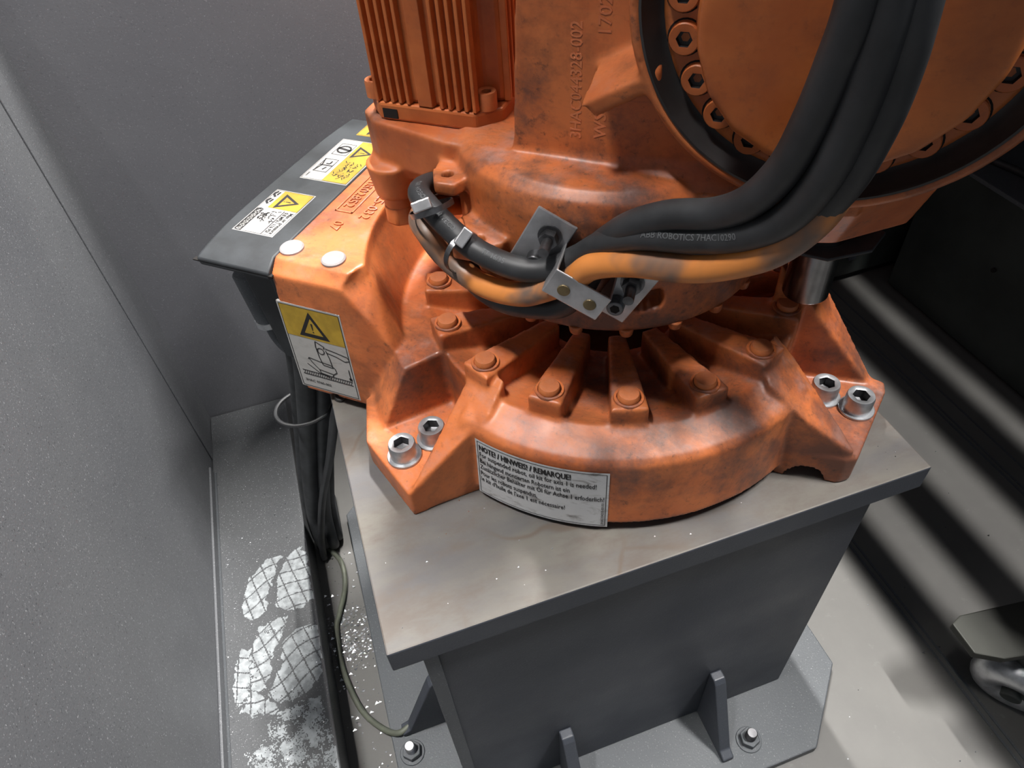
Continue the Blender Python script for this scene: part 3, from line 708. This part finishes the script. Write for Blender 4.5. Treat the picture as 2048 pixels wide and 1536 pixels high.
# printing on the black cables, wrapped on the sheath
M_PRN = plain('grey_cable_print', srgb(92, 94, 96), .7)
def cable_print(o, pts, r, s0, body, size, face, flip=False):
    P = [Vector(RL(p)) for p in pts]; path = []
    for i in range(len(P)-1):
        p0 = P[i-1] if i else P[0]*2-P[1]; p1, p2 = P[i], P[i+1]; p3 = P[i+2] if i+2 < len(P) else P[-1]*2-P[-2]
        for k in range(12):
            t_ = k/12; path.append(0.5*((2*p1)+(p2-p0)*t_+(2*p0-5*p1+4*p2-p3)*t_*t_+(3*p1-p0-3*p2+p3)*t_**3))
    L = [0]
    for a_, b_ in zip(path, path[1:]): L.append(L[-1]+(b_-a_).length)
    fc = Vector(RL(face))-Vector(RL((0, 0, 0)))
    def T(x, y, z):
        q = s0+x; i = max(0, min(len(L)-2, next((k for k in range(len(L)-1) if L[k+1] >= q), len(L)-2)))
        u = (q-L[i])/(L[i+1]-L[i]); p = path[i].lerp(path[i+1], u); tg = (path[i+1]-path[i]).normalized()
        f = (fc-tg*fc.dot(tg)).normalized(); up = f.cross(tg); an = y/r
        return tuple(p+f*((r+.0004)*math.cos(an))+up*((r+.0004)*math.sin(an)))
    m = MB().text(body, size, T); w = m.build('cable_print', M_PRN, world=True, smooth=0, recalc=False); w.parent = o
CP = {}
def find(lbl): return [o for o in COL.objects if o.get('label', '').startswith(lbl)][0]
cB = find('black printed cable'); ptsB = [(-.230, -.080, .395), (-.236, -.135, .425), (-.226, -.200, .448), (-.188, -.238, .450), (-.146, -.252, .427), (-.106, -.262, .412), (-.053, -.272, .407), (-.010, -.268, .410), (.030, -.258, .432), (.066, -.274, .470), (.116, -.296, .506), (.174, -.312, .525), (.224, -.328, .549), (.262, -.344, .585), (.284, -.358, .637)]
cable_print(cB, ptsB, .0165, .135, 'ABB ROBOTICS 2WECO', .0095, (.45, -.7, .55))
cable_print(cB, ptsB, .0165, .290, 'TT 16/35', .0100, (.45, -.7, .55))
cable_print(cB, ptsB, .0165, .560, 'ABB ROBOTICS 7HAC10290', .0095, (.2, -.8, .45))
# cable ties
def tie(name, c, ax, R, label, w=.0075, buckle=None):
    c = Vector(c); ax = Vector(ax).normalized(); e1 = ax.orthogonal().normalized(); e2 = ax.cross(e1)
    root = thing('cable_tie', label, 'cable tie', W(RL(c)), group='metal cable ties on the turret'); bpy.context.view_layer.update()
    n = 28; rings = []
    for i in range(n):
        a = 2*math.pi*i/n; d = e1*math.cos(a)*R[0]+e2*math.sin(a)*R[1]; dn = d.normalized()
        rings.append([RL(c+d-ax*w/2), RL(c+d+ax*w/2), RL(c+d+dn*.0016+ax*w/2), RL(c+d+dn*.0016-ax*w/2)])
    m = MB(); vs = [p for r in rings for p in r]
    m.add(vs, [(4*i+k, 4*((i+1) % n)+k, 4*((i+1) % n)+(k+1) % 4, 4*i+(k+1) % 4) for i in range(n) for k in range(4)])
    kid(m.build('strap', M_DKST, world=True, smooth=50), root)
    bk = Vector(buckle); m = MB(); f = Vector((.35, -.75, .55)).normalized(); l = ax.cross(f).normalized(); g = l.cross(f)
    m.levels([[RL(bk+l*a*.013+g*b_*.0075+f*h) for a, b_ in ((-1, -1), (1, -1), (1, 1), (-1, 1))] for h in (-.003, .007)])
    kid(m.build('buckle', M_BRKT, world=True, smooth=0, bevel=.002), root)
tie('cable_tie', (-.190, -.232, .447), (.35, -.2, -.75), (.030, .040), 'metal cable tie at the upper left lug, under the motor shelf', buckle=(-.186, -.262, .470))
tie('cable_tie', (-.140, -.247, .394), (.78, -.25, -.25), (.030, .046), 'metal cable tie at the lower triangular lug of the turret', buckle=(-.126, -.268, .436))

# ================================================================== LOOSE CABLES LEFT OF THE PEDESTAL
bpts = [(-.020, .655, .10), (-.045, .690, -.06), (-.100, .776, -.33), (-.147, .805, -.55), (-.180, .842, -.74), (-.194, .846, -.862)]
offs = [(0, 0, .024, 'thick'), (.036, -.012, .016, 'next'), (-.022, .030, .014, 'a'), (.030, .030, .014, 'b'), (.060, .012, .012, 'c')]
lab = ['thickest black cable hanging under the black connector cover', 'dark cable beside the thickest one, nearest the pedestal column', 'grey-black cable at the wall side of the hanging bundle', 'slim cable at the back of the hanging bundle', 'slim cable at the pedestal side of the hanging bundle']
for (dx, dy, r, _), L in zip(offs, lab):
    pts = [(x+dx*(1-.25*i/5), y+dy, z) for i, (x, y, z) in enumerate(bpts)]
    pts[-1] = (pts[-1][0]+.004, pts[-1][1]-.01, -.9+r+.004); pts.append((pts[-1][0]-.0, pts[-1][1]+.16, -.9+r+.002))
    cable('hanging_cable', pts, r, M_RUB2, L, 'cables hanging beside the pedestal', local=False)
cable('hanging_cable', [(.02, .52, .012), (-.010, .575, -.10), (-.065, .692, -.35), (-.135, .775, -.60), (-.185, .80, -.80), (-.20, .79, -.885)], .010, M_RUB, 'thin black cable crossing in front of the hanging bundle', 'cables hanging beside the pedestal', local=False)
wr = MB(); 
wrp = [(-.128+.055*math.cos(a), .728+.06*math.sin(a), -.22+.03*math.cos(a)) for a in [2*math.pi*i/20 for i in range(20)]]
wrp = [(-.064+.066*math.cos(2*math.pi*i/24)-.015, .735+.056*math.sin(2*math.pi*i/24), -.20) for i in range(25)]
tag(wr.tube(wrp, .0045, n=8, sub=2).build('cable_tie', M_RUB, world=True), 'black cable tie around the hanging bundle under the connector cover', 'cable tie')
cable('ground_cable', [(-.199, .841, -.885), (-.156, .77, -.89), (-.155, .683, -.891), (-.186, .596, -.891), (-.200, .554, -.891), (-.200, .436, -.891), (-.172, .317, -.891), (-.125, .245, -.875), (-.086, .216, -.858), (-.044, .232, -.85), (.0, .27, -.84), (.044, .29, -.83)], .0075, plain('green_grey_sheath', srgb(96, 100, 88), .5, 0, .2, 30), 'thin green-grey earth cable looping over the floor by the duct', local=False, n=10)

# ================================================================== MACHINE FOOT, RIGHT EDGE
mf = thing('roller_stand', 'dark tapered steel stand with a polished steel wheel at the right edge', 'roller stand', W(1.29, -.15, -.9)); bpy.context.view_layer.update()
fp = [(1.195, -.066), (1.165, -.076), (1.161, -.147), (1.211, -.178), (1.40, -.215), (1.46, -.10)]
kid(MB().prism(fp, -.622, -.60).build('foot_block', M_MBLK, world=True, smooth=0, bevel=.003), mf)
kid(MB().prism([(1.30, -.17), (1.42, -.205), (1.46, -.10), (1.34, -.10)], -.60, -.20).build('foot_column', M_MACH, world=True, smooth=0, bevel=.005), mf)
wh = MB(); wc = Vector((1.338, -.192, -.805)); axw = Vector((.80, .55, .2)).normalized(); e1 = axw.orthogonal().normalized(); e2 = axw.cross(e1); rings = []
for i in range(40):
    a_ = 2*math.pi*i/40; e = e1*math.cos(a_)+e2*math.sin(a_)
    rings.append([tuple(wc+e*(.056+.039*math.cos(2*math.pi*k/16))+axw*(.039*math.sin(2*math.pi*k/16))) for k in range(16)])
vs = [p for r in rings for p in r]; wh.add(vs, [(i*16+k, ((i+1) % 40)*16+k, ((i+1) % 40)*16+(k+1) % 16, i*16+(k+1) % 16) for i in range(40) for k in range(16)])
kid(wh.build('steel_wheel', M_STEEL, world=True, smooth=60), mf)
kid(MB().cyl(wc-axw*.045, wc+axw*.045, .022, n=20).build('hub', M_MACH, world=True, bevel=.003), mf)
kid(MB().box(1.315, 1.345, -.235, -.165, -.80, -.62).build('wheel_fork', M_MACH, world=True, smooth=0, bevel=.004), mf)

# ================================================================== MARKS AND CHIPS
def inside(p, poly):
    c = False; x, y = p
    for i in range(len(poly)):
        (x0, y0), (x1, y1) = poly[i-1], poly[i]
        if (y0 > y) != (y1 > y) and x < (x1-x0)*(y-y0)/(y1-y0)+x0: c = not c
    return c
LOBES = [
 ([(-.411,.603),(-.412,.669),(-.386,.724),(-.335,.766),(-.3,.763),(-.322,.708),(-.348,.646),(-.353,.597),(-.383,.59)], .25, .0),
 ([(-.324,.613),(-.319,.682),(-.284,.752),(-.245,.773),(-.226,.749),(-.226,.651),(-.228,.601),(-.265,.579),(-.304,.588)], .25, .0),
 ([(-.394,.522),(-.372,.564),(-.325,.576),(-.299,.567),(-.308,.548),(-.324,.517),(-.347,.477),(-.373,.393),(-.403,.398),(-.408,.445)], .30, .25),
 ([(-.333,.424),(-.323,.496),(-.284,.527),(-.232,.52),(-.226,.496),(-.226,.443),(-.238,.383),(-.267,.355),(-.317,.341),(-.357,.362),(-.367,.385)], .30, .2),
 ([(-.451,.408),(-.442,.464),(-.426,.52),(-.401,.511),(-.405,.457),(-.408,.406),(-.363,.364),(-.342,.332),(-.361,.324),(-.402,.335),(-.436,.359)], -.1, .35),
 ([(-.421,.224),(-.43,.257),(-.396,.256),(-.367,.316),(-.293,.339),(-.246,.328),(-.228,.242),(-.228,.12),(-.25,-.05),(-.35,-.10),(-.42,.05)], .2, .75)]
rnd = random.Random(11)
for poly, ang, smear in LOBES:
    m = MB(); c, s_ = math.cos(ang), math.sin(ang); gx, gy, h = .0345, .0385, .0022
    x0, x1 = min(q[0] for q in poly)-.02, max(q[0] for q in poly)+.02; y0, y1 = min(q[1] for q in poly)-.02, max(q[1] for q in poly)+.02
    y = y0
    while y < y1:
        run = None; x = x0
        while x <= x1:
            nx, ny = noise.noise((x*60, y*60, 1.0))*.010, noise.noise((x*60, y*60, 9.0))*.010
            on = x < -.2265 and inside((x+nx, y+ny), poly)
            if on:
                u, v = (x+.33)*c+(y-.5)*s_, -(x+.33)*s_+(y-.5)*c; v -= .012*math.sin(u*30); j = noise.noise((x*45, y*45, 4.0))*.05
                gap = .10+.04*j
                if smear < .5 and ((u/gx) % 1 < gap+j or (v/gy+.3) % 1 < gap+j): on = False
                nz = noise.noise((x*38, y*38, 2.0+smear))*.5+noise.noise((x*120, y*120, 5.0))*.3+noise.noise((x*330, y*330, 7.0))*.35
                if nz < -.50+smear*.62: on = False
            if on and run is None: run = x
            if run is not None and (not on or x+h > x1):
                m.add([(run, y, -.7695), (x, y, -.7695), (x, y+h*1.02, -.7695), (run, y+h*1.02, -.7695)], [(0, 1, 2, 3)]); run = None
            x += h
        y += h
    if m.v: kid(m.build('boot_print', M_DUST, world=True, smooth=0, recalc=False), cov)
def chips(name, n, gen, size, label):
    m = MB()
    for _ in range(n):
        x, y, z, s = gen(); s *= size
        a = rnd.uniform(0, 6.28); tl = rnd.uniform(-.5, .5)
        vs = []
        for k in range(3): an = a+k*2.1; vs.append((x+s*math.cos(an), y+s*math.sin(an)*rnd.uniform(.4, 1), z+s*.2+abs(s*math.sin(an)*tl)))
        m.add(vs+[(x, y, z)], [(0, 1, 2), (0, 3, 1), (1, 3, 2), (2, 3, 0)])
    o = m.build(name, M_CHIP, world=True, smooth=0)
    return tag(o, label, 'metal chips', kind='stuff')
chips('metal_chips', 420, lambda: (rnd.uniform(-.46, -.24), rnd.uniform(-.2, 1.37), -.77, rnd.random()**4*1.0+.25), .0032, 'tiny bright metal chips scattered over the grey duct')
chips('metal_chips', 700, lambda: (lambda t: (rnd.gauss(-.165, .035), rnd.gauss(.52, .05)if t < .7 else rnd.uniform(.0, .8), -.9, rnd.random()**3+.25))(rnd.random()), .0055, 'drift of bright metal chips on the floor between duct and pedestal')
chips('metal_chips', 130, lambda: (rnd.uniform(.7, 1.9), rnd.uniform(-.5, .6), -.9, rnd.random()**4+.2), .004, 'few bright metal specks on the open concrete at the right')
chips('metal_chips', 120, lambda: (rnd.uniform(.02, .9), rnd.uniform(.02, .25), 0, rnd.random()**4+.2), .0022, 'fine metal specks on the steel top of the pedestal')

# ================================================================== ADDED LIGHT BLOCKERS ABOVE THE AISLE, OUT OF VIEW
rf = thing('light_blocker', 'unseen slatted light blocker added above the aisle to shade the right floor', 'light blocker', W(1.6, .8, -.9)); bpy.context.view_layer.update()
ZB = 1.35; K = (LZ+.9)/(LZ-ZB); xb = lambda xs: LX+(xs-LX)/K  # added slats solved back from the aisle strip to cast the floor bands
for x0, x1 in ((1.23, 1.375), (1.49, 1.635), (1.78, 2.005), (2.065, 4.6)):
    kid(MB().box(xb(x0), xb(x1), -1.6, .55, ZB, ZB+.03).build('shade_slat', M_PED, world=True, smooth=0), rf)
for y0, y1 in ((.585, .60), (.83, .90), (1.035, 1.05)):
    k = lambda y: LY+(y-LY)/K
    kid(MB().box(xb(2.005), xb(2.065), k(y0), k(y1), ZB, ZB+.03).build('shade_bar', M_PED, world=True, smooth=0), rf)
kid(MB().box(BX+(1.22-BX)/K, xb(4.6), .55, 3.4, ZB, ZB+.03).build('shade_sheet', M_PED, world=True, smooth=0), rf)  # added sheet, keeps the rear strip off the right floor
for y in (-1.55, 3.35): kid(MB().box(xb(1.23), xb(4.6), y, y+.05, ZB-.05, ZB).build('blocker_rail', M_PED, world=True, smooth=0), rf)
for x in (xb(4.4),):
    for y in (-1.55, 3.35): kid(MB().box(x, x+.05, y, y+.05, -.9, ZB-.05).build('blocker_post', M_PED, world=True, smooth=0), rf)
